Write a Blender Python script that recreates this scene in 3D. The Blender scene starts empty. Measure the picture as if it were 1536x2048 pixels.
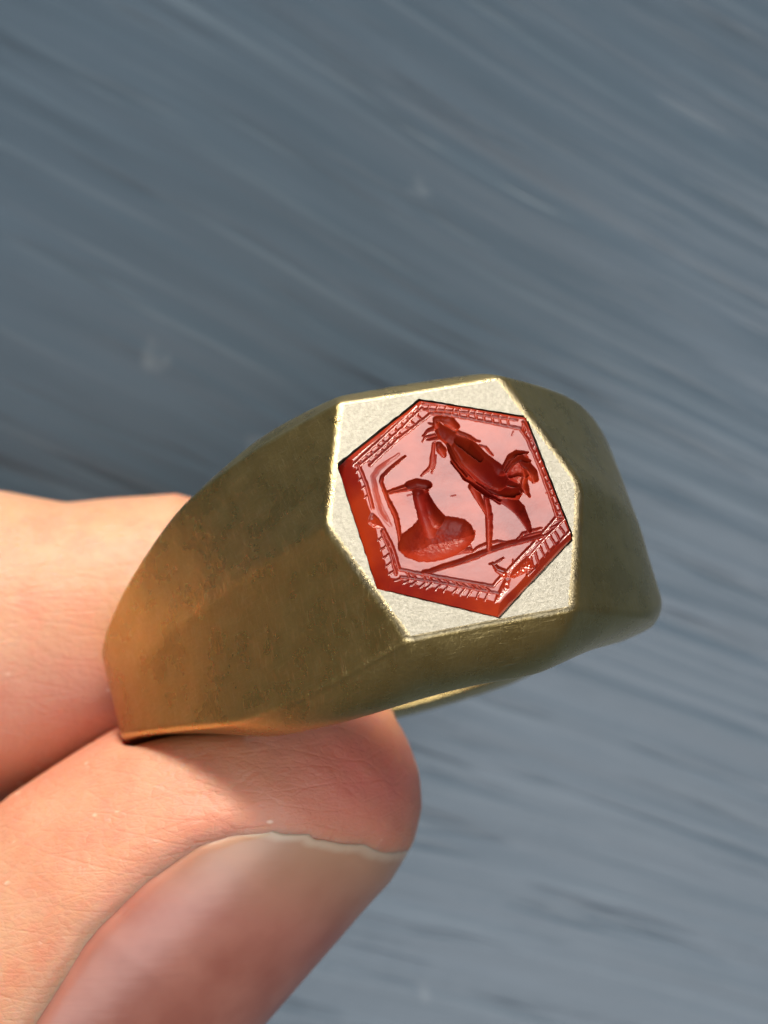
import bpy, math, random
import numpy as np
import openvdb
from mathutils import Matrix, Vector
from mathutils.geometry import delaunay_2d_cdt

MM = 0.001                      # every length below is written in millimetres
scene = bpy.context.scene
col = scene.collection
rng = np.random.default_rng(7)

# ------------------------------------------------------------------ camera
cam_d = bpy.data.cameras.new("camera")
cam = bpy.data.objects.new("camera", cam_d)
col.objects.link(cam)
scene.camera = cam
cam.location = (0.0, 0.0, 160 * MM)          # looks straight down on the board
cam.rotation_euler = (0, 0, 0)
cam_d.sensor_fit = 'HORIZONTAL'
cam_d.sensor_width = 36.0
cam_d.lens = 36.0 * 120.0 / (1536 / 48.5)
cam_d.clip_start = 0.005
cam_d.clip_end = 10.0
cam_d.dof.use_dof = True
cam_d.dof.focus_distance = 120 * MM
cam_d.dof.aperture_fstop = cam_d.lens / 1.8      # entrance pupil of 1.8 mm

# ------------------------------------------------------------------ world and lamps
world = bpy.data.worlds.new("World")
scene.world = world
world.use_nodes = True
bg = world.node_tree.nodes["Background"]
bg.inputs["Color"].default_value = (1.0, 0.93, 0.82, 1)
bg.inputs["Strength"].default_value = 0.115

def aim(o, target):
    o.rotation_euler = (Vector(target) - o.location).to_track_quat('-Z', 'Y').to_euler()

def area(name, loc, target, sx, sy, power, color, spread=180):
    d = bpy.data.lights.new(name, 'AREA')
    d.shape = 'RECTANGLE'; d.size = sx * MM; d.size_y = sy * MM
    d.energy = power; d.color = color; d.spread = math.radians(spread)
    o = bpy.data.objects.new(name, d); col.objects.link(o)
    o.location = [c * MM for c in loc]
    aim(o, [c * MM for c in target])
    return o

# bright window up and to the right, in the mirror direction of the signet face
KD = np.array([0.345, 0.735, 0.585]); KD /= np.linalg.norm(KD)
kp = np.array([3, 0, 40]) + KD * 420
area("window_lamp", kp, (-30, -120, 0), 230, 230, 0.080, (1.0, 0.965, 0.91), 40)
# low sun coming in over the hand from above
SD = np.array([-0.12, 0.94, 0.30]); SD /= np.linalg.norm(SD)
area("sun_lamp", np.array([-5, -10, 20]) + SD * 420, (-10, -90, 0), 120, 120, 0.20, (1.0, 0.93, 0.78), 46)
# added fill lamp behind the camera, brightens the lower board and the thumb
area("fill_lamp", (40, -92, 330), (12, -40, 0), 190, 190, 0.66, (0.95, 0.97, 1.0))

scene.view_settings.view_transform = 'Standard'
scene.view_settings.look = 'None'
scene.view_settings.exposure = 0.0
scene.view_settings.gamma = 1.0
scene.view_settings.use_curve_mapping = False
scene.cycles.use_denoising = True
scene.cycles.max_bounces = 8
scene.cycles.sample_clamp_indirect = 6.0

# ------------------------------------------------------------------ helpers
def tag(o, label=None, cat=None, group=None, kind=None):
    if label: o["label"] = label
    if cat: o["category"] = cat
    if group: o["group"] = group
    if kind: o["kind"] = kind
    return o

def mesh_obj(name, verts, faces, mat, parent=None, smooth=True, normals=None):
    """verts in mm (n,3); faces: int array (m,k) or list of tuples"""
    me = bpy.data.meshes.new(name)
    v = np.asarray(verts, dtype=np.float32) * MM
    if isinstance(faces, np.ndarray):
        m, k = faces.shape
        me.vertices.add(len(v)); me.vertices.foreach_set("co", v.ravel())
        me.loops.add(m * k); me.loops.foreach_set("vertex_index", faces.astype(np.int32).ravel())
        me.polygons.add(m)
        me.polygons.foreach_set("loop_start", np.arange(0, m * k, k, dtype=np.int32))
        me.update(calc_edges=True)
    else:
        me.from_pydata(v.tolist(), [], faces); me.update()
    me.validate()
    me.polygons.foreach_set("use_smooth", np.full(len(me.polygons), smooth))
    if normals is not None:
        me.normals_split_custom_set_from_vertices(np.asarray(normals, dtype=np.float32).tolist())
    o = bpy.data.objects.new(name, me)
    if mat: me.materials.append(mat)
    if parent: o.parent = parent
    col.objects.link(o)
    return o

def smooth01(x, a, b):
    t = np.clip((x - a) / (b - a), 0, 1)
    return t * t * (3 - 2 * t)

def vnoise(p, seed=0):
    """smooth value noise, p (...,k) k=1..3 -> [-1,1]"""
    p = np.asarray(p, float); k = p.shape[-1]
    i = np.floor(p).astype(np.int64); f = p - i; f = f * f * (3 - 2 * f)
    out = np.zeros(p.shape[:-1])
    for c in range(2 ** k):
        w = np.ones_like(out); h = np.full(out.shape, seed * 7919 + 13, np.int64)
        for d in range(k):
            b = (c >> d) & 1
            w = w * (f[..., d] if b else 1 - f[..., d])
            h = (h * 374761393 + (i[..., d] + b) * 668265263) & 0x7fffffff
            h = (h ^ (h >> 13)) * 1274126177 & 0x7fffffff
        h = h ^ (h >> 16)
        out += w * ((h & 0xffff) / 32767.5 - 1)
    return out

class NT:
    """tiny helper to write node materials"""
    def __init__(self, name):
        self.mat = bpy.data.materials.new(name); self.mat.use_nodes = True
        self.t = self.mat.node_tree; self.b = self.t.nodes["Principled BSDF"]
    def n(self, typ, **kw):
        nd = self.t.nodes.new(typ)
        for k, v in kw.items():
            if k.startswith("i_"): nd.inputs[k[2:].replace("_", " ")].default_value = v
            else: setattr(nd, k, v)
        return nd
    def l(self, a, b): self.t.links.new(a, b)
    def coords(self, scale=(1000, 1000, 1000), rot=(0, 0, 0), out="Object"):
        tc = self.n("ShaderNodeTexCoord"); mp = self.n("ShaderNodeMapping")
        mp.inputs["Scale"].default_value = scale; mp.inputs["Rotation"].default_value = rot
        self.l(tc.outputs[out], mp.inputs["Vector"]); return mp.outputs["Vector"]
    def noise(self, vec, scale, detail=3, rough=0.5, dist=0.0):
        nd = self.n("ShaderNodeTexNoise")
        nd.inputs["Scale"].default_value = scale; nd.inputs["Detail"].default_value = detail
        nd.inputs["Roughness"].default_value = rough; nd.inputs["Distortion"].default_value = dist
        self.l(vec, nd.inputs["Vector"]); return nd.outputs["Fac"]
    def ramp(self, fac, stops):
        nd = self.n("ShaderNodeValToRGB"); cr = nd.color_ramp
        while len(cr.elements) < len(stops): cr.elements.new(0.5)
        for e, (p, c) in zip(cr.elements, stops):
            e.position = p; e.color = (c if len(c) == 4 else (*c, 1)) if not np.isscalar(c) else (c, c, c, 1)
        self.l(fac, nd.inputs["Fac"]); return nd.outputs["Color"]
    def mix(self, fac, a, b, mode='MIX'):
        nd = self.n("ShaderNodeMix", data_type='RGBA', blend_type=mode)
        for key, v in ((0, fac), (6, a), (7, b)):
            if hasattr(v, "is_output"): self.l(v, nd.inputs[key])
            else: nd.inputs[key].default_value = v if key == 0 else (*v, 1)
        return nd.outputs[2]
    def math(self, op, a, b=0.0):
        nd = self.n("ShaderNodeMath", operation=op)
        for k, v in ((0, a), (1, b)):
            if hasattr(v, "is_output"): self.l(v, nd.inputs[k])
            else: nd.inputs[k].default_value = v
        return nd.outputs[0]
    def bump(self, height, dist_mm, strength=1.0, prev=None):
        nd = self.n("ShaderNodeBump"); nd.inputs["Distance"].default_value = dist_mm * MM
        nd.inputs["Strength"].default_value = strength
        self.l(height, nd.inputs["Height"])
        if prev is not None: self.l(prev, nd.inputs["Normal"])
        return nd.outputs["Normal"]

# ------------------------------------------------------------------ materials
def mat_paint():
    m = NT("blue_grey_paint")
    uv = m.n("ShaderNodeUVMap"); uv.uv_map = "brush"
    mp = m.n("ShaderNodeMapping"); mp.inputs["Scale"].default_value = (34, 1500, 1)
    m.l(uv.outputs[0], mp.inputs["Vector"])
    mp2 = m.n("ShaderNodeMapping"); mp2.inputs["Scale"].default_value = (60, 620, 1)
    m.l(uv.outputs[0], mp2.inputs["Vector"])
    s1 = m.noise(mp.outputs[0], 1.0, 4, 0.6)
    s2 = m.noise(mp2.outputs[0], 1.0, 3, 0.5)
    big = m.noise(m.coords(), 0.035, 2, 0.5)
    mp3 = m.n("ShaderNodeMapping"); mp3.inputs["Scale"].default_value = (75, 800, 1); mp3.inputs["Location"].default_value = (5, 9, 0)
    m.l(uv.outputs[0], mp3.inputs["Vector"])
    s3 = m.noise(mp3.outputs[0], 1.0, 2, 0.5)
    c = m.mix(m.ramp(s2, [(0.30, 0.0), (0.75, 1.0)]), (0.050, 0.083, 0.120), (0.070, 0.108, 0.152))
    c = m.mix(m.math('MULTIPLY', m.ramp(s1, [(0.56, 0.0), (0.70, 1.0)]), 0.5), c, (0.15, 0.20, 0.25))
    c = m.mix(m.math('MULTIPLY', m.ramp(s3, [(0.57, 0.0), (0.74, 1.0)]), 0.45), c, (0.025, 0.042, 0.062))
    c = m.mix(m.math('MULTIPLY', big, 0.4), c, (0.068, 0.090, 0.120))
    # a few pale nicks and dark specks in the paint
    vo = m.n("ShaderNodeTexVoronoi"); vo.inputs["Scale"].default_value = 0.12
    wn = m.n("ShaderNodeTexNoise"); wn.inputs["Scale"].default_value = 0.9
    wc = m.coords(); m.l(wc, wn.inputs["Vector"])
    wv = m.n("ShaderNodeVectorMath", operation='MULTIPLY_ADD'); m.l(wn.outputs["Color"], wv.inputs[0])
    wv.inputs[1].default_value = (2.2, 2.2, 2.2); m.l(wc, wv.inputs[2])
    m.l(wv.outputs[0], vo.inputs["Vector"])
    nick = m.ramp(vo.outputs["Distance"], [(0.03, 1.0), (0.10, 0.0)])
    c = m.mix(m.math('MULTIPLY', nick, 0.22), c, (0.32, 0.36, 0.4))
    m.l(c, m.b.inputs["Base Color"])
    m.b.inputs["Roughness"].default_value = 0.34
    m.l(m.bump(m.math('SUBTRACT', s1, m.math('MULTIPLY', m.ramp(s3, [(0.58, 0.0), (0.74, 1.0)]), 0.9)), 0.25, 0.3), m.b.inputs["Normal"])
    return m.mat

def mat_gold(name, scratch_rot, rough=0.27, hair_amt=0.3, grain_amt=0.5, c1=(0.60, 0.43, 0.155), c2=(0.69, 0.52, 0.21), mottle=0.12):
    m = NT(name)
    co = m.coords()
    grain = m.noise(co, 6.5, 4, 0.7)
    # hairline scratches, three directions
    hair = None
    for k, (rz, ry) in enumerate(scratch_rot):
        v = m.coords((22000, 1500, 1500) if k != 1 else (1500, 24000, 1500), (ry, 0.3 * k, rz))
        f = m.noise(v, 1.0, 2, 0.55, 0.3)
        f = m.ramp(f, [(0.58, 0.0), (0.74, 1.0)])
        hair = f if hair is None else m.math('MAXIMUM', hair, f)
    patch = m.noise(co, 0.7, 3, 0.6)
    if hair_amt < 0.5: grain = m.noise(co, 6.0, 5, 0.7)
    c = m.mix(m.ramp(patch, [(0.3, 0.0), (0.7, 1.0)]), c1, c2)
    c = m.mix(m.math('MULTIPLY', m.ramp(m.noise(co, 7.0, 4, 0.7), [(0.40, 0.0), (0.62, 1.0)]), mottle), c, (0.17, 0.155, 0.12) if mottle > 0.3 else (0.25, 0.22, 0.16))
    if name == "satin_gold":
        c = m.mix(m.math('MULTIPLY', hair, 0.38), c, (0.80, 0.66, 0.36))
        at = m.n("ShaderNodeAttribute"); at.attribute_name = "face_tint"
        c = m.mix(at.outputs["Fac"], c, FACE2)
    m.l(c, m.b.inputs["Base Color"])
    m.b.inputs["Metallic"].default_value = 1.0
    r = m.n("ShaderNodeMapRange"); m.l(patch, r.inputs[0])
    r.inputs[3].default_value = rough - 0.05; r.inputs[4].default_value = rough + 0.07
    m.l(r.outputs[0], m.b.inputs["Roughness"])
    b1 = m.bump(grain, 0.045, grain_amt)
    b2 = m.bump(hair, 0.016, hair_amt, b1)
    m.l(b2, m.b.inputs["Normal"])
    return m.mat

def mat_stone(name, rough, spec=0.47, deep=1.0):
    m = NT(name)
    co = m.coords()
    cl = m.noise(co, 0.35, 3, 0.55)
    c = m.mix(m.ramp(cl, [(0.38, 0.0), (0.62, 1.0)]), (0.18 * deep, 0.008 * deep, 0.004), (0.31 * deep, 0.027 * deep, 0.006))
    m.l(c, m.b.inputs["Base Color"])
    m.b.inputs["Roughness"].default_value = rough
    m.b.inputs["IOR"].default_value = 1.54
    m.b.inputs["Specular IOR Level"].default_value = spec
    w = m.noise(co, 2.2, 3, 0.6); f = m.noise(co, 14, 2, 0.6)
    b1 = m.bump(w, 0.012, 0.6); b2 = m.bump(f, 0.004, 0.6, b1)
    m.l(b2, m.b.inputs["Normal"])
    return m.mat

def mat_skin():
    m = NT("skin")
    co = m.coords()
    big = m.noise(co, 0.16, 3, 0.55)
    mid = m.noise(co, 0.9, 3, 0.6)
    at = m.n("ShaderNodeAttribute"); at.attribute_name = "flush"
    c = m.mix(m.ramp(big, [(0.35, 0.0), (0.65, 1.0)]), (0.55, 0.265, 0.155), (0.63, 0.35, 0.22))
    c = m.mix(at.outputs["Fac"], c, (0.60, 0.17, 0.14))
    c = m.mix(m.math('MULTIPLY', m.ramp(mid, [(0.45, 0.0), (0.75, 1.0)]), 0.3), c, (0.60, 0.27, 0.18))
    blot = m.noise(co, 0.42, 4, 0.65)
    c = m.mix(m.math('MULTIPLY', m.ramp(blot, [(0.46, 0.0), (0.66, 1.0)]), 0.45), c, (0.60, 0.20, 0.13))
    # dry flecks
    fl = m.n("ShaderNodeTexVoronoi"); fl.inputs["Scale"].default_value = 0.55
    fl.inputs["Randomness"].default_value = 1.0
    m.l(m.coords((1000, 1900, 1200), (0.2, 0.1, 0.5)), fl.inputs["Vector"])
    fleck = m.math('MULTIPLY', m.ramp(fl.outputs["Distance"], [(0.07, 1.0), (0.13, 0.0)]),
                   m.ramp(m.noise(co, 0.5, 2), [(0.5, 0.0), (0.6, 1.0)]))
    c = m.mix(m.math('MULTIPLY', fleck, 0.8), c, (0.85, 0.68, 0.55))
    m.l(c, m.b.inputs["Base Color"])
    m.b.inputs["Roughness"].default_value = 0.46
    m.b.inputs["Subsurface Weight"].default_value = 0.8
    m.b.inputs["Subsurface Radius"].default_value = (1.0, 0.32, 0.16)
    m.b.inputs["Subsurface Scale"].default_value = 1.9 * MM
    # fine skin creases: two crossing stretched cell patterns
    v1 = m.n("ShaderNodeTexVoronoi", feature='DISTANCE_TO_EDGE'); v1.inputs["Scale"].default_value = 1.6
    m.l(m.coords((1000, 1700, 1200), (0, 0, 0.55)), v1.inputs["Vector"])
    crease = m.ramp(v1.outputs["Distance"], [(0.0, 0.0), (0.12, 1.0)])
    fine = m.noise(m.coords((1000, 2400, 1400), (0, 0, 0.7)), 2.6, 4, 0.65)
    v2 = m.n("ShaderNodeTexVoronoi", feature='DISTANCE_TO_EDGE'); v2.inputs["Scale"].default_value = 0.55
    m.l(m.coords((500, 2100, 900), (0, 0, 0.62)), v2.inputs["Vector"])
    wrinkle = m.ramp(v2.outputs["Distance"], [(0.0, 0.0), (0.07, 1.0)])
    b0 = m.bump(wrinkle, 0.05, 0.3, m.bump(mid, 0.12, 0.6))
    b1 = m.bump(crease, 0.03, 0.28, b0)
    b2 = m.bump(fine, 0.09, 0.55, b1)
    m.l(b2, m.b.inputs["Normal"])
    return m.mat

def mat_nail():
    m = NT("nail")
    at = m.n("ShaderNodeAttribute"); at.attribute_name = "free"
    co = m.coords((1000, 1000, 1000), (0, 0, -0.82))
    ridge = m.noise(m.coords((250, 1500, 800), (0, 0, -0.82)), 1.2, 3, 0.5)
    blot = m.noise(co, 0.35, 3, 0.5)
    c = m.mix(m.ramp(blot, [(0.35, 0.0), (0.65, 1.0)]), (0.36, 0.125, 0.090), (0.44, 0.175, 0.128))
    c = m.mix(m.ramp(at.outputs["Fac"], [(0.45, 0.0), (0.95, 0.75)]), c, (0.44, 0.27, 0.17))
    c = m.mix(m.ramp(at.outputs["Fac"], [(0.935, 0.0), (0.97, 0.5)]), c, (0.62, 0.50, 0.38))
    m.l(c, m.b.inputs["Base Color"])
    m.b.inputs["Roughness"].default_value = 0.38
    m.b.inputs["Subsurface Weight"].default_value = 0.35
    m.b.inputs["Subsurface Radius"].default_value = (1.0, 0.4, 0.25)
    m.b.inputs["Subsurface Scale"].default_value = 0.6 * MM
    m.l(m.bump(ridge, 0.03, 0.5), m.b.inputs["Normal"])
    return m.mat

FACE1, FACE2 = (0.255, 0.238, 0.196), (0.300, 0.281, 0.234)      # greyer, darker metal tone of the signet face
M_paint = mat_paint()
M_band = mat_gold("satin_gold", [(0.9, 0.2), (0.5, 1.1), (-0.4, 0.7)])
M_face = mat_gold("satin_gold_face", [(0.35, 0.0), (1.3, 0.0), (-0.7, 0.0)], 0.34, 0.12, 0.40, FACE1, FACE2, 0.55)
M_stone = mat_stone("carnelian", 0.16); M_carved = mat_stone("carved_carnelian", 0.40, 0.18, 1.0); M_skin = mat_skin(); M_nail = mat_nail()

# ------------------------------------------------------------------ painted board (the background)
def build_board():
    n = 460; half = 320.0
    # finer in the middle, coarser outwards
    t = np.linspace(-1, 1, n); ax = half * (0.17 * t + 0.83 * t ** 5)
    X, Y = np.meshgrid(ax, ax, indexing='xy')
    xs, ys = 40 * np.tanh(X / 40), 45 * np.tanh(Y / 45)
    V = Y + 0.009 * xs * ys + 0.42 * X + 0.003 * xs * xs          # brush lines are V = const
    U = X - 0.3 * Y
    wob = 0.35 * vnoise(np.stack([U / 14, V / 9], -1), 3)
    Vw = V + wob
    z = 0.045 * vnoise(np.stack([U / 26, Vw / 1.5], -1), 1) + 0.03 * vnoise(np.stack([U / 13, Vw / 0.75], -1), 2)
    deep = vnoise(np.stack([U / 20, Vw / 1.1], -1), 5)
    z -= 0.25 * np.clip(deep - 0.5, 0, 1)
    ridge = vnoise(np.stack([U / 15, Vw / 0.8], -1), 9)
    z += 0.16 * np.clip(ridge - 0.55, 0, 1)
    z += 0.10 * vnoise(np.stack([U / 30, V / 7], -1), 8)
    verts = np.stack([X, Y, z], -1).reshape(-1, 3)
    i = np.arange(n * n).reshape(n, n)
    f = np.stack([i[:-1, :-1], i[:-1, 1:], i[1:, 1:], i[1:, :-1]], -1).reshape(-1, 4)
    # thickness: a skirt and an underside
    rim = np.concatenate([i[0, :-1], i[:-1, -1], i[-1, :0:-1], i[:0:-1, 0]])
    low = verts[rim].copy(); low[:, 2] = -18
    b = len(verts) + np.arange(len(rim)); nx = np.roll(np.arange(len(rim)), -1)
    sk = np.stack([rim, b, b[nx], rim[nx]], -1)
    verts = np.concatenate([verts, low])
    o = mesh_obj("tabletop", verts, np.concatenate([f, sk]), M_paint)
    UV = np.concatenate([np.stack([U, Vw], -1).reshape(-1, 2), np.zeros((len(rim), 2))]) * MM
    lay = o.data.uv_layers.new(name="brush")
    li = np.empty(len(o.data.loops), np.int32); o.data.loops.foreach_get("vertex_index", li)
    lay.data.foreach_set("uv", UV[li].astype(np.float32).ravel())
    tag(o, "blue grey painted wooden board with diagonal brush streaks behind the ring", None, None, "structure")
build_board()

# ------------------------------------------------------------------ the ring
# ring axes: x along the band at the face, y along the finger, z out of the signet face
nz = np.array([0.185, 0.42, 0.0]); nz[2] = math.sqrt(1 - nz[0] ** 2 - nz[1] ** 2)
rx = np.array([0.9854, 0.1700, 0.0]); rx[2] = -(nz[0] * rx[0] + nz[1] * rx[1]) / nz[2]; rx /= np.linalg.norm(rx)
ry = np.cross(nz, rx)
ROT = np.stack([rx, ry, nz], 1)
FACE_C = np.array([2.97, 0.30, 40.0])
ZF = 12.75                                   # height of the signet face over the hole's centre
RING_C = FACE_C - ZF * nz
FW, FH, FT = 5.65, 5.53, 3.59                # face: half length, half height, half length of its straight sides
RI, HZ = 8.6, 0.9                                   # finger hole: radius, and its centre's height over the ring origin

ring = bpy.data.objects.new("signet_ring", None)
col.objects.link(ring)
ring.empty_display_size = 0.004
ring.matrix_world = Matrix.Translation(Vector(RING_C * MM)) @ Matrix(ROT.tolist()).to_4x4()
tag(ring, "satin gold signet ring set with an engraved red hexagonal stone, held between finger and thumb", "ring")

def smin(a, b, k):
    h = np.clip(0.5 + 0.5 * (b - a) / k, 0, 1)
    return b + (a - b) * h - k * h * (1 - h)

PHI_T = np.radians([0, 16, 28, 40, 60, 80, 100, 120, 150, 180])
def cubic(x, xp, fp):
    # smooth table lookup (Catmull-Rom on a dense linear resample)
    xd = np.linspace(xp[0], xp[-1], 400); fd = np.interp(xd, xp, fp)
    k = np.hanning(61); k /= k.sum()
    pad = np.concatenate([np.full(30, fd[0]), fd, np.full(30, fd[-1])])
    return np.interp(x, xd, np.convolve(pad, k, 'valid'))
def He(phi): return cubic(np.abs(phi), PHI_T, [5.53, 5.56, 5.66, 5.66, 5.25, 3.8, 2.2, 1.7, 1.45, 1.4])
def Flare(phi): return cubic(np.abs(phi), PHI_T, [1.3, 1.28, 1.15, .9, .5, .3, .2, .1, .05, .05])
SIDE_X, SIDE_C, SIDE_Z, BACK_Z = 13.0, 2.4, -2.1, HZ - RI - 1.5
SIDE_R, SIDE_RC, SIDE_RZ = 10.95, 7.3, 2.2      # the right shoulder turns in a little sooner
def r_hole(phi): return HZ * np.cos(phi) + np.sqrt(RI ** 2 - (HZ * np.sin(phi)) ** 2)

def r_outer(phi, y):
    """outer radius at angle phi (from the face) and height y; arrays broadcast"""
    ap = np.abs(phi); right = phi > 0; sx = np.where(right, SIDE_R, SIDE_X); sz = np.where(right, SIDE_RZ, SIDE_Z); phi_w = np.arctan2(sx, sz)
    ay = np.sqrt(y * y + np.where(right, 0.45, 0.16) ** 2)
    x0 = np.maximum(FW - (FW - FT) * ay / FH, 0.5); x1 = x2 = sx
    z0, z1, z2 = ZF, np.where(right, SIDE_RC, SIDE_C), sz
    s, co = np.sin(ap), np.cos(ap)
    # shoulder: quadratic curve from the face edge (x0, z0) by (x1, z1) to the side (x2, z2), met by the ray
    a = (x0 - 2 * x1 + x2) * co - s * (z0 - 2 * z1 + z2)
    b = 2 * (x1 - x0) * co - s * 2 * (z1 - z0)
    c = x0 * co - s * z0
    disc = np.sqrt(np.maximum(b * b - 4 * a * c, 0))
    den = b + disc
    t = -2 * c / np.where(np.abs(den) < 1e-9, 1e-9, den)
    tc = np.clip(t, 0, 1)
    xx = (1 - tc) ** 2 * x0 + 2 * tc * (1 - tc) * x1 + tc ** 2 * x2
    zz = (1 - tc) ** 2 * z0 + 2 * tc * (1 - tc) * z1 + tc ** 2 * z2
    r_sh = np.hypot(xx, zz)
    # before the edge: go on along the tangent so that the face can be blended in
    dx, dz = x1 - x0, z1 - z0
    r_tan = (x0 * dz - z0 * dx) / (s * dz - co * dx)
    r_sh = np.where(t < 0, np.abs(r_tan), r_sh)
    r_face = ZF / np.maximum(np.cos(np.minimum(ap, 1.2)), 0.05)
    r_top = smin(r_face, r_sh, 0.22)
    # back: half an ellipse under the widest point
    A, B = sx, sz - BACK_Z
    qa = (s / A) ** 2 + (co / B) ** 2; qb = -2 * co * sz / B ** 2; qc = (sz / B) ** 2 - 1
    r_back = (-qb + np.sqrt(np.maximum(qb * qb - 4 * qa * qc, 0))) / (2 * qa)
    return np.where(ap < phi_w, r_top, r_back + 0 * y)

def build_ring():
    # angles: dense over the top
    ph = np.concatenate([np.linspace(-1.75, 1.75, 760), np.linspace(1.75, 2 * math.pi - 1.75, 202)[1:-1]])
    ph = np.where(ph > math.pi, ph - 2 * math.pi, ph)
    N = len(ph)
    rho = (0.34 + 1.5 * smooth01(ph, 0.7, 1.3) * (1 - smooth01(ph, 1.9, 2.4)) + 0.15 * smooth01(-ph, 0.9, 1.4) * (1 - smooth01(-ph, 1.9, 2.4)))[:, None]
    s = np.linspace(-1, 1, 131); s = np.sign(s) * (1 - (1 - np.abs(s)) ** 1.25)       # denser at the edges
    he = He(ph)[:, None]
    # the lower flank is filed back towards the right shoulder
    cut = np.interp(ph, [0.0, 0.27, 0.6, 1.0, 1.4, 2.2], [0, 0.0, 0.45, 0.95, 0.7, 0.0])
    cut = np.convolve(np.pad(cut, 20, mode='edge'), np.hanning(41) / np.hanning(41).sum(), 'valid')
    grow = np.interp(ph, [0.0, 0.6, 1.0, 1.35, 1.8, 2.4], [0, 0.0, 0.35, 0.6, 0.4, 0.0])
    grow = np.convolve(np.pad(grow, 20, mode='edge'), np.hanning(41) / np.hanning(41).sum(), 'valid')
    hp, hn = he + grow[:, None], he - cut[:, None]
    he = np.where(s[None, :] < 0, hn, hp)
    yo = s[None, :] * he
    ro = r_outer(ph[:, None], yo)
    over = np.clip(np.abs(yo) - (he - 0.87 * rho), 0, 0.87 * rho)
    drop = rho - np.sqrt(np.maximum(rho ** 2 - over ** 2, 0))
    ro = ro - drop
    q = np.linspace(0, 1, 26)[1:]
    fl = Flare(ph)[:, None]
    ri = r_hole(ph)[:, None]; r_end = ri + 0.22
    fn = fl * (1 - 0.62 * smooth01(ph, 0.1, 0.75))[:, None]
    rs = ro[:, -1:] + (r_end - ro[:, -1:]) * q[None, :]; rsn = ro[:, :1] + (r_end - ro[:, :1]) * q[None, :]
    ys = hp + fl * (1 - (1 - q[None, :]) ** 2); ysn = hn + fn * (1 - (1 - q[None, :]) ** 2)
    # inner rounded edge and hole wall
    a = np.linspace(0, math.pi / 2, 6)[1:]
    yi_e = ys[:, -1:]
    rin = ri + 0.22 * (1 - np.sin(a))[None, :]
    yin = yi_e - 0.22 * (1 - np.cos(a))[None, :]
    yinn = ysn[:, -1:] - 0.22 * (1 - np.cos(a))[None, :]
    w_ = np.linspace(0, 1, 16)[None, 1:-1]
    hole_y = yin[:, -1:] * (1 - w_) - yinn[:, -1:] * w_
    hole_r = ri + 0 * hole_y
    # full profile: outer (-y to +y), +y wall, +y inner edge, hole, -y inner edge, -y wall
    R = np.concatenate([ro, rs, rin, hole_r, rin[:, ::-1], rsn[:, ::-1]], 1)
    Yp = np.concatenate([yo, ys, yin, hole_y, -yinn[:, ::-1], -ysn[:, ::-1]], 1)
    # hand-finished unevenness
    P3 = np.stack([np.sin(ph)[:, None] * R, Yp, np.cos(ph)[:, None] * R], -1)
    flat = (P3[..., 2] > ZF - 2e-3) & (np.arange(R.shape[1])[None, :] < 131)
    un = 0.035 * vnoise(P3 / 2.6, 4) + 0.012 * vnoise(P3 / 0.9, 6)
    fade = smooth01(ZF - P3[..., 2], 0.0, 0.5)
    P3 = P3 + (un * fade)[..., None] * np.stack([np.sin(ph), 0 * ph, np.cos(ph)], -1)[:, None, :]
    P3[..., 2] = np.where(flat, ZF, P3[..., 2])
    K = R.shape[1]
    i = np.arange(N * K).reshape(N, K)
    i2, i3 = np.roll(i, -1, 0), np.roll(i, -1, 1)
    i4 = np.roll(i2, -1, 1)
    F = np.stack([i, i3, i4, i2], -1).reshape(-1, 4)
    fl_v = flat.ravel()
    isflat = fl_v[F].all(1)
    band_f = F[~isflat]
    V = P3.reshape(-1, 3)
    # boundary loop of the flat face
    top = F[isflat]
    ed = np.concatenate([top[:, [0, 1]], top[:, [1, 2]], top[:, [2, 3]], top[:, [3, 0]]])
    key = {}
    for a_, b_ in ed.tolist():
        key[(a_, b_)] = 1
    nxt = {a_: b_ for (a_, b_) in key if (b_, a_) not in key}
    start = next(iter(nxt)); loop = [start]
    while nxt[loop[-1]] != start and len(loop) < 100000:
        loop.append(nxt[loop[-1]])
    loop_xy = V[loop][:, :2]
    # drop unused vertices
    used = np.unique(band_f); remap = -np.ones(len(V), int); remap[used] = np.arange(len(used))
    o = mesh_obj("band", V[used], remap[band_f], M_band, ring)
    rim_tint = 1 - smooth01(ZF - V[used][:, 2] + 0.05 * vnoise(V[used] / 0.5, 71), 0.03, 0.13)  # blends the signet face's tone into the band along its rim
    rim_tint *= (np.hypot(V[used][:, 0], V[used][:, 2]) > RI + HZ + 0.8)
    at = o.data.attributes.new("face_tint", 'FLOAT', 'POINT'); at.data.foreach_set("value", (0.6 * rim_tint).astype(np.float32))
    return loop_xy
face_loop = build_ring()

# ------------------------------------------------------------------ the stone, its seat and its engraving
# The engraving was drawn on a sheet 1536 x 2048; SHEET maps that sheet onto the signet face (mm)
def sheet_to_face(p):
    p = np.atleast_2d(np.asarray(p, float))
    d = np.stack([(p[:, 0] - 768) / 48.5 / 120, (1024 - p[:, 1]) / 48.5 / 120, -np.ones(len(p))], -1)
    o = np.array([0, 0, 160.0])
    t = ((FACE_C - o) @ nz) / (d @ nz)
    q = o + d * t[:, None] - FACE_C
    return np.stack([q @ rx, q @ ry], -1)
PX = 1 / 48.5                                   # sheet unit in mm

HEX = sheet_to_face([(838, 797), (1053, 832), (1149, 1077), (999.5, 1237), (753, 1178), (672.5, 928)])   # clockwise

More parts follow.
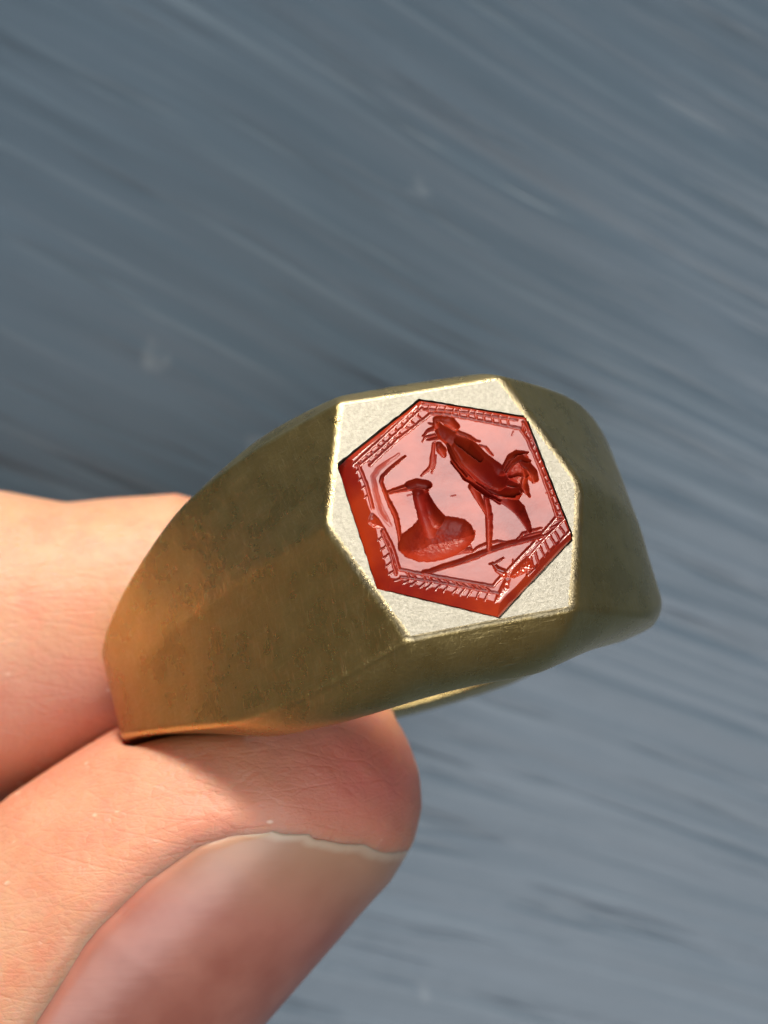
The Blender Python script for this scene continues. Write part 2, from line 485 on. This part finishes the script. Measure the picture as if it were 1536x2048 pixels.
def build_bezel():
    hole = []
    for k in range(6):
        a, b = HEX[k], HEX[(k + 1) % 6]
        for j in range(24):
            p = a + (b - a) * j / 24
            hole.append(p + 0.012 * rng.standard_normal(2))
    hole = np.array(hole)
    L = face_loop[::1]
    pts = [Vector(p) for p in np.concatenate([L, hole])]
    nl, nh = len(L), len(hole)
    edges = [(k, (k + 1) % nl) for k in range(nl)] + [(nl + k, nl + (k + 1) % nh) for k in range(nh)]
    vo, eo, fo, *_ = delaunay_2d_cdt(pts, edges, [], 0, 1e-7)
    vo = np.array([[v.x, v.y] for v in vo])
    from_poly = lambda P, c: _inside(P, c)
    cen = np.array([vo[list(f)].mean(0) for f in fo])
    keep = _inside(L, cen) & ~_inside(hole, cen)
    faces = [tuple(f) for f, k in zip(fo, keep) if k]
    verts = np.concatenate([vo, np.full((len(vo), 1), ZF)], 1)
    # orientation up
    out = []
    for f in faces:
        a, b, c = verts[list(f[:3])]
        out.append(f if np.cross(b - a, c - a)[2] > 0 else f[::-1])
    # seat wall
    base = len(verts)
    wall = np.concatenate([np.concatenate([hole, np.full((nh, 1), ZF)], 1), np.concatenate([hole, np.full((nh, 1), ZF - 0.9)], 1)])
    verts = np.concatenate([verts, wall])
    for k in range(nh):
        k2 = (k + 1) % nh
        out.append((base + k, base + k2, base + nh + k2, base + nh + k))
    out.append(tuple(base + nh + k for k in range(nh))[::-1])
    mesh_obj("bezel", verts, out, M_face, ring, smooth=False)

def _inside(P, q):
    x, y = q[:, 0], q[:, 1]; c = np.zeros(len(q), bool)
    P2 = np.roll(P, -1, 0)
    for (x0, y0), (x1, y1) in zip(P, P2):
        if y0 == y1: continue
        hit = ((y0 > y) != (y1 > y)) & (x < (x1 - x0) * (y - y0) / (y1 - y0) + x0)
        c ^= hit
    return c
build_bezel()

def seg_dist(q, a, b):
    d = b - a; t = np.clip(((q - a) @ d) / max(d @ d, 1e-12), 0, 1)
    return np.linalg.norm(q - (a + t[:, None] * d), axis=1), t

CROP = {0: (0, 0, 1.0), 1: (660, 780, 1536 / 260), 2: (820, 780, 1536 / 260), 3: (920, 880, 1536 / 260),
        4: (720, 980, 1536 / 280), 5: (900, 1000, 1536 / 280), 6: (620, 720, 1536 / 620)}
def C(k, pts):
    ox, oy, s = CROP[k]
    return [(ox + x / s, oy + y / s) for x, y in pts]

TABLE, ROOSTER, FLASK, BORDER, GROUND, STAFF, CHIP = range(7)

def build_stone():
    n = 215
    cen = HEX.mean(0)
    # triangle fans, 6 sectors
    inner = HEX + (cen - HEX) / np.linalg.norm(cen - HEX, axis=1)[:, None] * 0.10     # thin seam to the metal
    idx = {}
    verts, tris = [], []
    grids = []
    off = 0
    V = []; Fs = []
    for k in range(6):
        a, b = inner[k], inner[(k + 1) % 6]
        ii, jj = np.meshgrid(np.arange(n + 1), np.arange(n + 1), indexing='ij')
        ok = jj <= ii
        I, J = ii[ok], jj[ok]
        pid = -np.ones((n + 1, n + 1), int); pid[ok] = np.arange(ok.sum()) + off
        # J runs from a to b on ring I
        w = np.where(I > 0, J / np.maximum(I, 1), 0)
        p = cen + (I / n)[:, None] * ((a + (b - a) * w[:, None]) - cen)
        V.append(p)
        t1 = [(pid[:-1, :-1][m], pid[1:, :-1][m], pid[1:, 1:][m]) for m in [ok[:-1, :-1]]][0]
        Fs.append(np.stack(t1, -1))
        m2 = ok[:-1, 1:] & ok[:-1, :-1]
        Fs.append(np.stack([pid[:-1, :-1][m2], pid[1:, 1:][m2], pid[:-1, 1:][m2]], -1))
        off += int(ok.sum())
    V = np.concatenate(V); Fa = np.concatenate(Fs)
    # merge doubles along the spokes
    kk = np.round(V * 2e4).astype(np.int64)
    _, first, inv = np.unique(kk, axis=0, return_index=True, return_inverse=True)
    V = V[first]; Fa = inv.reshape(-1)[Fa]
    good = (Fa[:, 0] != Fa[:, 1]) & (Fa[:, 1] != Fa[:, 2]) & (Fa[:, 0] != Fa[:, 2])
    Fa = Fa[good]
    depth = np.zeros(len(V)); owner = np.zeros(len(V), int)
    jit = np.stack([vnoise(V / 0.16, 11), vnoise(V / 0.16, 12)], -1) * 0.014           # hand-cut wobble
    Vq = V + jit
    rough = 0.5 + 0.5 * vnoise(V / 0.09, 21)

    def put(d, who):
        nonlocal depth, owner
        m = d > depth
        owner = np.where(m & (d > 0.012), who, owner)
        depth = np.maximum(depth, d)
    def stroke(pts, r, dep, who, prof=0.5):
        P = sheet_to_face(pts); r = np.atleast_1d(np.asarray(r, float)) * PX
        if len(r) == 1: r = np.repeat(r, len(P))
        best = np.zeros(len(V))
        for k in range(len(P) - 1):
            lo = np.minimum(P[k], P[k + 1]) - r.max(); hi = np.maximum(P[k], P[k + 1]) + r.max()
            sel = np.nonzero(((Vq > lo) & (Vq < hi)).all(1))[0]
            if not len(sel): continue
            d, t = seg_dist(Vq[sel], P[k], P[k + 1])
            rr = r[k] + (r[k + 1] - r[k]) * t
            e = np.clip(1 - (d / rr) ** 2, 0, 1) ** prof * dep * np.minimum(rr / r.max() + 0.25, 1)
            best[sel] = np.maximum(best[sel], e)
        put(best, who)
    def blob(pts, width, dep, who, rgh=0.0, pw=0.75):
        P = sheet_to_face(pts); P2 = np.roll(P, -1, 0)
        sel = np.nonzero(_inside(P, Vq))[0]
        if not len(sel): return
        d = np.full(len(sel), 1e9)
        for a, b in zip(P, P2):
            d = np.minimum(d, seg_dist(Vq[sel], a, b)[0])
        x = np.clip(d / (width * PX), 0, 1)
        e = np.zeros(len(V)); e[sel] = dep * x ** pw + rgh * (rough[sel] - 0.5) * x
        put(e, who)

    # --- table edge: uneven bevels (wide on the lower left sides)
    bev = [10, 9, 20, 30, 36, 15]
    for k in range(6):
        a, b = HEX[k], HEX[(k + 1) % 6]
        d, t = seg_dist(V, a, b)
        w = bev[k] * PX * (1 + 0.12 * vnoise(np.stack([t * 6, t * 0 + k], -1), 30))
        slope = {3: 0.27, 4: 0.85}.get(k, 0.6)
        e = np.clip(w - d, 0, 9) * slope
        depth = np.maximum(depth, e)
    # --- rope border
    LN = {
        'FA': ([(702, 934), (834, 812)], [(719, 932), (762, 897), (844, 817)], [(739.5, 932), (795, 880), (863, 827)]),
        'AB': ([(846, 808), (921, 812), (1037, 829)], [(849, 820), (915, 824), (1033, 841)], [(862, 828), (888, 829), (964, 843), (1040, 858)]),
        'BC': ([(1054, 838), (1082, 880), (1115, 961), (1133, 1015), (1140, 1040)], [(1046, 845), (1069, 885), (1096, 943), (1125, 1020), (1131, 1036)], [(1040, 858), (1055, 880), (1079, 936), (1103, 1002), (1113, 1032)]),
        'CD': ([(1142, 1060), (1082, 1128), (1055, 1152)], [(1131, 1036), (1082, 1086), (1055, 1117)], [(1113, 1035), (1068, 1087), (1002, 1155), (986, 1173)]),
        'DE': ([(984, 1204), (884, 1184), (807, 1170), (775, 1157)], [(999, 1188), (866, 1164), (802, 1155)], [(984, 1173), (848, 1149.5), (798, 1140)]),
        'EF': ([(773, 1155), (762, 1122), (747, 1067)], [(792, 1150), (780, 1105), (763, 1065)], [(798, 1140), (784, 1093), (767, 1060)]),
        'EG': ([(724, 1020), (716, 983), (701, 937)], None, [(745, 1017), (731, 966), (716, 929)]),
    }
    def along(P, s):
        P = np.array(P, float); L = np.r_[0, np.cumsum(np.linalg.norm(np.diff(P, axis=0), axis=1))]
        x = s * L[-1]
        return np.array([np.interp(x, L, P[:, 0]), np.interp(x, L, P[:, 1])]), L[-1]
    for key, (o_, m_, i_) in LN.items():
        stroke(i_, 3.6, 0.085, BORDER)
        if m_: stroke(m_, 3.0, 0.07, BORDER)
        if key in ('FA', 'AB', 'BC', 'CD'): stroke(o_, 3.2, 0.075, BORDER)
        pairs = [(o_, m_, 0.55), (m_, i_, 0.5)] if m_ else [(o_, i_, 0.6)]
        for A_, B_, sk in pairs:
            if A_ is None or B_ is None: continue
            L = along(A_, 0.5)[1]; cnt = max(3, int(L / 15.5))
            for q in range(cnt + 1):
                s0 = q / cnt + rng.uniform(-0.012, 0.012); s1 = s0 + sk * 14 / L * (-1 if key in ('FA', 'AB') else 1)
                if not (0 <= s0 <= 1): continue
                pa = along(A_, min(max(s0, 0), 1))[0]; pb = along(B_, min(max(s1, 0), 1))[0]
                stroke([pa, (pa + pb) / 2 + rng.uniform(-1, 1, 2), pb], 2.3, 0.055, BORDER)
    # --- flask
    blob(C(4, [(640, 330), (760, 300), (870, 300), (990, 300), (1150, 330), (1220, 400), (1255, 480), (1240, 560), (1150, 650), (1000, 735),
               (800, 790), (640, 790), (500, 740), (420, 660), (415, 600), (450, 500), (560, 420)]), 66, 0.85, FLASK, 0.05, 0.5)
    blob(C(4, [(570, -10), (590, 130), (645, 340), (700, 500), (880, 430), (872, 300), (832, 262), (770, 140), (735, 10)]), 13, 0.50, FLASK, 0.03, 0.35)
    stroke(C(4, [(655, 20), (700, 170), (760, 330), (800, 460)]), [15, 17, 21, 25], 0.62, FLASK)
    stroke(C(4, [(700, 60), (760, 200), (830, 330)]), [9, 13, 20], 0.55, FLASK)
    stroke(C(1, [(930, 1128), (1040, 1105), (1150, 1128)]), [8, 9.5, 9], 0.34, FLASK)
    stroke(C(1, [(1010, 1170), (1110, 1180)]), [9, 9], 0.30, FLASK)
    stroke(C(1, [(660, 1212), (760, 1180), (850, 1150), (960, 1110)]), [1.8, 2.2, 2.8, 4], 0.12, FLASK)
    stroke(C(1, [(700, 1228), (850, 1195), (980, 1170)]), [1.8, 2.4, 4], 0.06, FLASK)
    # --- rooster
    blob(C(2, [(300, 440), (330, 400), (420, 440), (500, 490), (600, 530), (700, 580), (800, 660), (900, 760), (1000, 840), (1110, 910), (1150, 960),
               (1120, 1050), (1220, 1120), (1330, 1210), (1290, 1290), (1180, 1330), (1050, 1360), (980, 1310), (900, 1270), (780, 1180), (700, 1110),
               (620, 1060), (560, 960), (500, 860), (450, 740), (420, 640), (330, 580), (300, 500)]), 46, 0.80, ROOSTER, 0.06, 0.55)
    stroke(C(2, [(560, 620), (720, 800), (900, 960), (1080, 1080)]), [14, 28, 30, 18], 0.95, ROOSTER, 1.2)
    for a, b, c in [((420, 620), (560, 800), (700, 960)), ((470, 600), (640, 820), (800, 1000)), ((500, 860), (640, 1010), (800, 1120)),
                    ((700, 1020), (880, 1130), (1100, 1250)), ((820, 1020), (1000, 1130), (1250, 1220)), ((760, 1100), (900, 1200), (1100, 1310)),
                    ((900, 1050), (1080, 1140), (1300, 1200)), ((560, 560), (700, 640), (860, 780))]:
        stroke(C(2, [a, b, c]), [4, 7, 4], 0.88 + rng.uniform(-0.06, 0.08), ROOSTER)
    stroke(C(2, [(300, 350), (310, 400), (345, 450)]), [6, 7, 8], 0.22, ROOSTER)
    stroke(C(2, [(390, 350), (460, 380), (535, 440)]), [8, 13, 9], 0.26, ROOSTER)
    stroke(C(2, [(320, 350), (400, 345)]), [6, 7], 0.18, ROOSTER)
    stroke(C(2, [(310, 450), (220, 480), (150, 550)]), [5, 3.4, 1.8], 0.10, ROOSTER)
    stroke(C(2, [(330, 570), (240, 590), (200, 600)]), [4, 2.6, 1.6], 0.09, ROOSTER)
    stroke(C(2, [(310, 420), (215, 400)]), [4, 1.6], 0.08, ROOSTER)
    stroke(C(2, [(290, 540), (180, 560), (140, 620)]), [3, 2.2, 1.2], 0.05, ROOSTER)
    stroke(C(2, [(340, 660), (370, 720), (395, 780)]), [7, 10, 5], 0.20, ROOSTER)
    stroke(C(2, [(560, 510), (680, 550), (760, 600), (820, 612)]), [6, 4.5, 3, 1.6], 0.13, ROOSTER)
    stroke(C(2, [(820, 660), (890, 680), (930, 730), (975, 780)]), [2, 2.4, 2.4, 1.5], 0.05, ROOSTER)
    stroke(C(2, [(275, 640), (262, 800), (245, 920), (130, 1020)]), [2.5, 4.5, 4.5, 2], 0.055, ROOSTER)
    stroke(C(2, [(300, 780), (285, 880), (255, 990)]), [1.5, 3, 1.5], 0.045, ROOSTER)
    # tail
    blob(C(2, [(1120, 920), (1200, 790), (1290, 745), (1380, 770), (1420, 850), (1465, 960), (1490, 1060), (1445, 1100), (1380, 1050), (1340, 1110),
               (1405, 1260), (1300, 1170), (1120, 1040)]), 14, 0.16, ROOSTER, 0.03)
    for pts, r in [([(1115, 920), (1180, 800), (1260, 745), (1385, 745)], [5, 6, 5, 2]),
                   ([(1150, 950), (1230, 840), (1320, 800), (1420, 850)], [5, 6, 6, 2]),
                   ([(1320, 850), (1400, 900), (1460, 970), (1480, 1060), (1450, 1100)], [4, 7, 7, 6, 2]),
                   ([(1180, 1020), (1290, 985), (1390, 1000)], [3, 4, 4]),
                   ([(1330, 860), (1370, 980), (1345, 1090), (1408, 1268)], [4, 5, 7, 2]),
                   ([(1140, 1090), (1290, 1130), (1400, 1250)], [4, 6, 2.5])]:
        stroke(C(2, pts), r, 0.36, ROOSTER)
    # legs and feet
    stroke(C(3, [(400, 600), (560, 700), (690, 820), (770, 960), (822, 1075)]), [16, 16, 13, 8, 5], 0.55, ROOSTER)
    stroke(C(3, [(150, 560), (230, 720), (310, 860), (338, 920)]), [9, 6.5, 5, 5], 0.22, ROOSTER)
    stroke(C(3, [(305, 680), (325, 800), (338, 920)]), [5, 6, 6], 0.22, ROOSTER)
    stroke(C(3, [(338, 890), (342, 1060), (340, 1285)]), [7.5, 6.5, 4.5], 0.20, ROOSTER)
    stroke(C(3, [(130, 1330), (230, 1260), (340, 1218), (450, 1200), (550, 1215)]), [1.6, 2.4, 3, 2.6, 1.4], 0.07, ROOSTER)
    stroke(C(3, [(660, 1190), (740, 1110), (830, 1078), (965, 1045)]), [1.8, 2.6, 3.2, 1.6], 0.07, ROOSTER)
    stroke(C(3, [(690, 1180), (810, 1130), (960, 1095)]), [2, 3, 2], 0.05, ROOSTER)
    # --- ground line
    stroke(C(3, [(-210, 1515), (0, 1440), (200, 1370), (400, 1290), (600, 1228), (800, 1180), (980, 1130)]), [3, 5.5, 6, 6, 6, 5.5, 4], 0.15, GROUND)
    stroke(C(4, [(690, 900), (760, 900), (900, 850), (1100, 790), (1300, 730)]), [3, 5, 5.5, 5.5, 5], 0.14, GROUND)
    stroke(C(4, [(720, 790), (900, 752), (1060, 690), (1200, 660)]), [2, 3.5, 4.5, 6], 0.09, GROUND)
    # --- bent staff on the left
    stroke(C(1, [(885, 790), (760, 885), (612, 1030), (600, 1090), (650, 1225), (720, 1400), (790, 1536)]), [2.2, 2.8, 3.4, 3.6, 3.6, 4, 4.5], 0.14, STAFF)
    stroke(C(4, [(330, 150), (385, 280), (420, 420), (435, 570)]), [4.2, 5, 4.5, 2.5], 0.15, STAFF)
    stroke(C(1, [(810, 765), (560, 945), (505, 1040), (545, 1250), (590, 1420)]), [3, 6, 6, 6, 7], 0.014, STAFF, 1.0)
    stroke(C(4, [(190, 130), (240, 260), (330, 400)]), [7, 9, 4], 0.014, STAFF, 1.0)
    # --- chips and the small sprig under the ground line
    blob(C(4, [(10, 310), (60, 275), (140, 258), (210, 330), (270, 425), (150, 430), (60, 470), (20, 400)]), 12, 0.16, CHIP, 0.05)
    blob(C(5, [(690, 740), (780, 650), (850, 590), (900, 650), (925, 760), (800, 820), (700, 860), (630, 850)]), 14, 0.17, CHIP, 0.06)
    blob(C(5, [(600, 860), (660, 870), (640, 980), (540, 1100), (470, 1170), (500, 1060)]), 10, 0.10, CHIP, 0.06)
    stroke(C(5, [(430, 708), (500, 700), (545, 665), (585, 640)]), [1.6, 2.6, 2.2, 1.6], 0.07, CHIP)
    stroke(C(5, [(470, 700), (520, 770), (580, 800)]), [3, 7, 9], 0.16, CHIP)
    stroke(C(5, [(640, 830), (690, 740), (690, 660)]), [3, 2, 1], 0.06, CHIP)
    # tiny scratches and pits over the table
    for _ in range(26):
        p = np.array([rng.uniform(700, 1130), rng.uniform(830, 1190)]); a = rng.uniform(0, 6.3); L = rng.uniform(3, 22)
        stroke([p, p + L * np.array([math.cos(a), math.sin(a)])], rng.uniform(0.9, 1.5), 0.012, TABLE)
    depth += 0.008 * vnoise(V / 1.1, 41) * (depth < 0.02)

    top = ZF + 0.06
    Z = top - depth
    V3 = np.concatenate([V, Z[:, None]], 1)
    a, b, c = V3[Fa[:, 0]], V3[Fa[:, 1]], V3[Fa[:, 2]]
    fn = np.cross(b - a, c - a)
    flip = fn[:, 2] < 0
    Fa[flip] = Fa[flip][:, ::-1]; fn[flip] *= -1
    vn = np.zeros_like(V3)
    for k in range(3): np.add.at(vn, Fa[:, k], fn)
    vn /= np.maximum(np.linalg.norm(vn, axis=1), 1e-12)[:, None]
    fo = np.max(owner[Fa], axis=1)
    def part(name, ids, parent, mat=None):
        mat = mat or M_stone
        f = Fa[np.isin(fo, ids)]
        u = np.unique(f); rm = -np.ones(len(V3), int); rm[u] = np.arange(len(u))
        return mesh_obj(name, V3[u], rm[f], mat, parent, True, vn[u])
    stone = part("gemstone", [TABLE, CHIP], ring)
    stone["label"] = "translucent red hexagonal gemstone with an intaglio scene"
    # girdle: side wall going down into the seat
    m = 6 * 24
    rim = np.array([inner[k] + (inner[(k + 1) % 6] - inner[k]) * j / 24 for k in range(6) for j in range(24)])
    rim = cen + (rim - cen) * 0.9995
    zt = top - 0.10
    g = np.concatenate([np.c_[rim, np.full(m, zt - 0.15)], np.c_[rim, np.full(m, ZF - 0.85)]])
    gf = [(k, (k + 1) % m, m + (k + 1) % m, m + k) for k in range(m)]
    mesh_obj("girdle", g, gf, M_stone, stone)
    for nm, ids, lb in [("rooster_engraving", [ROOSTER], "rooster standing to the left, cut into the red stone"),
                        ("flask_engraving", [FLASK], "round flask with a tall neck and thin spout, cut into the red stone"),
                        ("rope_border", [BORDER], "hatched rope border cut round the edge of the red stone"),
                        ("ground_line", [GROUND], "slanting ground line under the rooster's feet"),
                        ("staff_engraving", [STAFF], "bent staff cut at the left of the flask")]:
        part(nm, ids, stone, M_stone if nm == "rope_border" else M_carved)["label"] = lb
build_stone()

# ------------------------------------------------------------------ the hand
TA = np.array([0.6816, 0.7317, 0.0]); TB = np.array([0.7317, -0.6816, 0.0])     # thumb: along, across
th_a = [-62, -45, -30, -21, -15.4, -12, -10, -8.6, -7.6, -6.9, -6.45]
th_R = [13.0, 12.6, 12.2, 12.0, 11.8, 11.65, 11.2, 10.4, 9.3, 8.0, 6.6]
th_L = [-8.0, -6.2, -4.6, -3.7, -2.2, -0.9, 0.4, 1.7, 3.0, 4.4, 5.8]
th_z = [11, 10.3, 9.6, 9.4, 9.0, 8.4, 7.6, 6.6, 5.2, 3.4, 1.2]
th_c = [24, 26, 27.5, 28, 28, 28, 27.8, 27.5, 27.3, 27.2, 27.1]
def thumb_prof(a):
    R = np.interp(a, th_a, th_R); L = np.interp(a, th_a, th_L)
    return (R + L) / 2, (R - L) / 2, np.interp(a, th_a, th_z), np.interp(a, th_a, th_c)
def sd_thumb(p):
    a = p @ TA; b = p @ TB; z = p[..., 2]
    cb, rb, rz, cz = thumb_prof(a)
    k = np.sqrt(((b - cb) / rb) ** 2 + ((z - cz) / rz) ** 2)
    d = (k - 1) * np.minimum(rb, rz)
    return np.maximum(d, a + 6.35)

ix_x = [-60, -45, -32, -24, -18.5, -15.3, -13.5, -10, -7.5, -6, -4.9, -4.2]
ix_t = [3.5, 3.2, 2.2, 1.6, 1.05, 0.45, 0.62, 0.9, 0.2, -1.2, -3.0, -5.2]
ix_b = [-16, -15.5, -15, -14.6, -14.2, -13.8, -13.4, -12.6, -11.2, -9.9, -8.4, -6.4]
ix_z = [8.6, 8.4, 8.1, 7.8, 7.5, 7.2, 7.1, 6.7, 5.7, 4.6, 3.2, 1.0]
ix_c = [17, 18, 19, 19.5, 20, 20, 20, 20, 19.6, 19.2, 18.8, 18.6]
def sd_index(p):
    x, y, z = p[..., 0], p[..., 1], p[..., 2]
    t = np.interp(x, ix_x, ix_t); b = np.interp(x, ix_x, ix_b); rz = np.interp(x, ix_x, ix_z); cz = np.interp(x, ix_x, ix_c)
    ry_ = (t - b) / 2
    k = np.sqrt(((y - (t + b) / 2) / ry_) ** 2 + ((z - cz) / rz) ** 2)
    return np.maximum((k - 1) * np.minimum(ry_, rz), x + 4.15)

def sd_capsule(p, a, b, ra, rb):
    a, b = np.array(a, float), np.array(b, float); d = b - a
    t = np.clip(((p - a) @ d) / (d @ d), 0, 1)
    return np.linalg.norm(p - (a + t[..., None] * d), axis=-1) - (ra + (rb - ra) * t)

def sd_ring(p):
    """approximate distance to the ring body, for the dents it presses into the flesh"""
    q = (p - RING_C) @ ROT
    r = np.hypot(q[..., 0], q[..., 2]); phi = np.arctan2(q[..., 0], q[..., 2])
    he = He(phi) + Flare(phi)
    ro = r_outer(phi, np.clip(q[..., 1], -5, 5))
    dr = np.maximum(r - ro, r_hole(phi) - r); dy = np.abs(q[..., 1]) - he
    return np.where((dr > 0) & (dy > 0), np.hypot(np.maximum(dr, 0), np.maximum(dy, 0)), np.maximum(dr, dy))

def smax(a, b, k): return -smin(-a, -b, k)

def build_hand():
    vs = 0.36
    lo = np.array([-104.0, -92.0, 3.0]); hi = np.array([6.0, 12.0, 46.0])
    n = np.ceil((hi - lo) / vs).astype(int)
    gx, gy, gz = [lo[k] + vs * np.arange(n[k]) for k in range(3)]
    S = np.empty(n, np.float32)
    blk = 24
    for i0 in range(0, n[0], blk):
        X, Y, Z = np.meshgrid(gx[i0:i0 + blk], gy, gz, indexing='ij')
        P = np.stack([X, Y, Z], -1)
        th = sd_thumb(P); ix = sd_index(P)
        if gx[i0] > -36:
            d = smin(th, ix, 0.35)
        else:
            d = smin(th, ix, 0.35)
            # thumb ball, palm, index knuckle and the three folded fingers, all left of the picture
            d = smin(d, sd_capsule(P, (-40, -47, 25), (-68, -66, 24), 12.5, 15), 6)
            d = smin(d, sd_capsule(P, (-50, -6.5, 18), (-78, -30, 20), 8.8, 11), 4)
            d = smin(d, sd_capsule(P, (-78, -34, 22), (-80, -70, 22), 14, 15), 9)
            d = smin(d, sd_capsule(P, (-86, -24, 17), (-58, 0.5, 12.8), 9.5, 8), 1.5)
            d = smin(d, sd_capsule(P, (-94, -34, 16), (-66, -12, 12.3), 9, 7.8), 1.5)
            d = smin(d, sd_capsule(P, (-97, -46, 16), (-70, -26, 12), 8.4, 7.2), 1.5)
        if gx[min(i0 + blk, n[0]) - 1] > -26:
            d = smax(d, -(sd_ring(P) - 0.05), 0.5)
        S[i0:i0 + blk] = d
    # flatten where the box would cut the wrist
    g = openvdb.FloatGrid(background=5.0)
    g.copyFromArray(np.clip(S, -3, 3).astype(np.float64))
    pts, quads = g.convertToQuads(isovalue=0.0) if hasattr(g, "convertToQuads") else g.convertToPolygons(isovalue=0.0)[::2]
    V = pts.astype(float) * vs + lo
    F = quads.astype(np.int64)[:, ::-1]
    # one round of smoothing of the lattice steps, on the surface only
    # nail bed: sink the flesh under the nail plate
    a = V @ TA; b = V @ TB
    cb, rb, rz, cz = thumb_prof(a)
    psi = np.degrees(np.arctan2((b - cb) / rb, (V[:, 2] - cz) / rz))            # 0 faces up, +90 lower right
    on_thumb = (np.abs(sd_thumb(V)) < 0.6) & (V[:, 0] > -40)
    free_a = nail_free(psi)
    bed = smooth01(psi - nail_side(a), -4, 3) * (1 - smooth01(psi, 108, 116)) * smooth01(a, -31.5, -29.5) * (1 - smooth01(a - free_a, -0.5, 0.5)) * on_thumb
    nrm = TB[None] * (np.sin(np.radians(psi)))[:, None] + np.array([0, 0, 1.0]) * np.cos(np.radians(psi))[:, None]
    V = V - nrm * (0.42 * bed * (1 - 0.45 * smooth01(a - free_a, -3.0, -0.6)))[:, None]
    # swollen fold beside the nail
    fold = np.exp(-((psi - nail_side(a) + 9) / 7.0) ** 2) * smooth01(a, -34, -28) * (1 - smooth01(a, -14.5, -11)) * on_thumb
    V = V + nrm * (0.20 * fold)[:, None]
    # low relief of the flesh
    V = V + (0.05 * vnoise(V / 2.2, 51))[:, None] * nrm
    o = mesh_obj("hand", V, F, M_skin)
    flush = 0.95 * np.exp(-(((V - np.array([-0.8, -11.2, 31])) / np.array([4.2, 3.0, 7])) ** 2).sum(1)) + \
            0.28 * np.exp(-(((V - np.array([-6.0, -14.5, 34])) / np.array([9, 6, 9])) ** 2).sum(1)) + \
            0.35 * np.exp(-(((V - np.array([-16.0, -11.0, 26])) / np.array([7, 4, 9])) ** 2).sum(1)) + \
            0.5 * np.exp(-(((V - np.array([-9.5, -9.5, 27])) / np.array([3.5, 3.0, 5])) ** 2).sum(1))
    at = o.data.attributes.new("flush", 'FLOAT', 'POINT'); at.data.foreach_set("value", flush.astype(np.float32))
    tag(o, "hand pinching the gold ring between index finger and thumb", "hand")
    return o

def nail_side(a):
    """angle of the nail's visible side fold along the thumb"""
    return np.interp(a, [-33, -31, -26, -22, -18.3, -15.7, -14.4, -13.4], [8, 6, 0, -7, -9.5, -8, -3.5, 2])

def nail_free(psi):
    """axial position of the nail's free edge round the thumb"""
    return np.interp(psi, [-10, 0, 15, 40, 70, 100, 120], [-14.2, -13.9, -12.6, -11.3, -10.7, -10.9, -12.0])

def build_nail(hand):
    w = np.linspace(0, 1, 90); q = np.linspace(0, 1, 110)
    Wn, Q = np.meshgrid(w, q, indexing='ij')
    PS = -6 + 118 * Wn
    for _ in range(3):
        fa = nail_free(PS)
        rag = 0.10 * vnoise(np.stack([PS / 5, 0 * PS], -1), 61) + 0.05 * vnoise(np.stack([PS / 1.7, 0 * PS], -1), 62)
        A = -31.5 + (fa + 0.25 + rag + 31.5) * Q
        lo_ps = nail_side(A) - 6
        PS = lo_ps + (112 - lo_ps) * Wn
    cb, rb, rz, cz = thumb_prof(A)
    # the plate: straight along its length, so take the section a little back from the tip
    lift = -0.12 + 0.0 * A
    edge = np.minimum(PS - lo_ps, 112 - PS)
    lift = lift - 0.45 * (1 - smooth01(edge, 0, 10)) + 0.10 * smooth01(Q, 0.82, 1.0)
    s, c = np.sin(np.radians(PS)), np.cos(np.radians(PS))
    # outward radius in the section
    rad_b, rad_z = rb + lift, rz + lift
    P = A[..., None] * TA + (cb + rad_b * s)[..., None] * TB
    P[..., 2] += cz + rad_z * c
    nrm = TB * s[..., None] + np.array([0, 0, 1.0]) * c[..., None]
    under = P - nrm * 0.42
    nu, nv = PS.shape
    V = np.concatenate([P.reshape(-1, 3), under.reshape(-1, 3)])
    i = np.arange(nu * nv).reshape(nu, nv); j = i + nu * nv
    f1 = np.stack([i[:-1, :-1], i[1:, :-1], i[1:, 1:], i[:-1, 1:]], -1).reshape(-1, 4)[:, ::-1]
    f2 = np.stack([j[:-1, :-1], j[1:, :-1], j[1:, 1:], j[:-1, 1:]], -1).reshape(-1, 4)
    rim = np.concatenate([i[0, :-1], i[:-1, -1], i[-1, :0:-1], i[:0:-1, 0]]); nx = np.roll(rim, -1)
    f3 = np.stack([rim, rim + nu * nv, nx + nu * nv, nx], -1)[:, ::-1]
    o = mesh_obj("thumbnail", V, np.concatenate([f1, f2, f3]), M_nail, hand)
    dist = (fa + 0.25 + rag - A)                                 # mm back from the free edge
    val = np.clip(1 - dist / 9.0, 0, 1).reshape(-1)
    at = o.data.attributes.new("free", 'FLOAT', 'POINT'); at.data.foreach_set("value", np.concatenate([val, val]).astype(np.float32))
    o["label"] = "thumbnail with a ragged pale free edge"

hand = build_hand()
build_nail(hand)
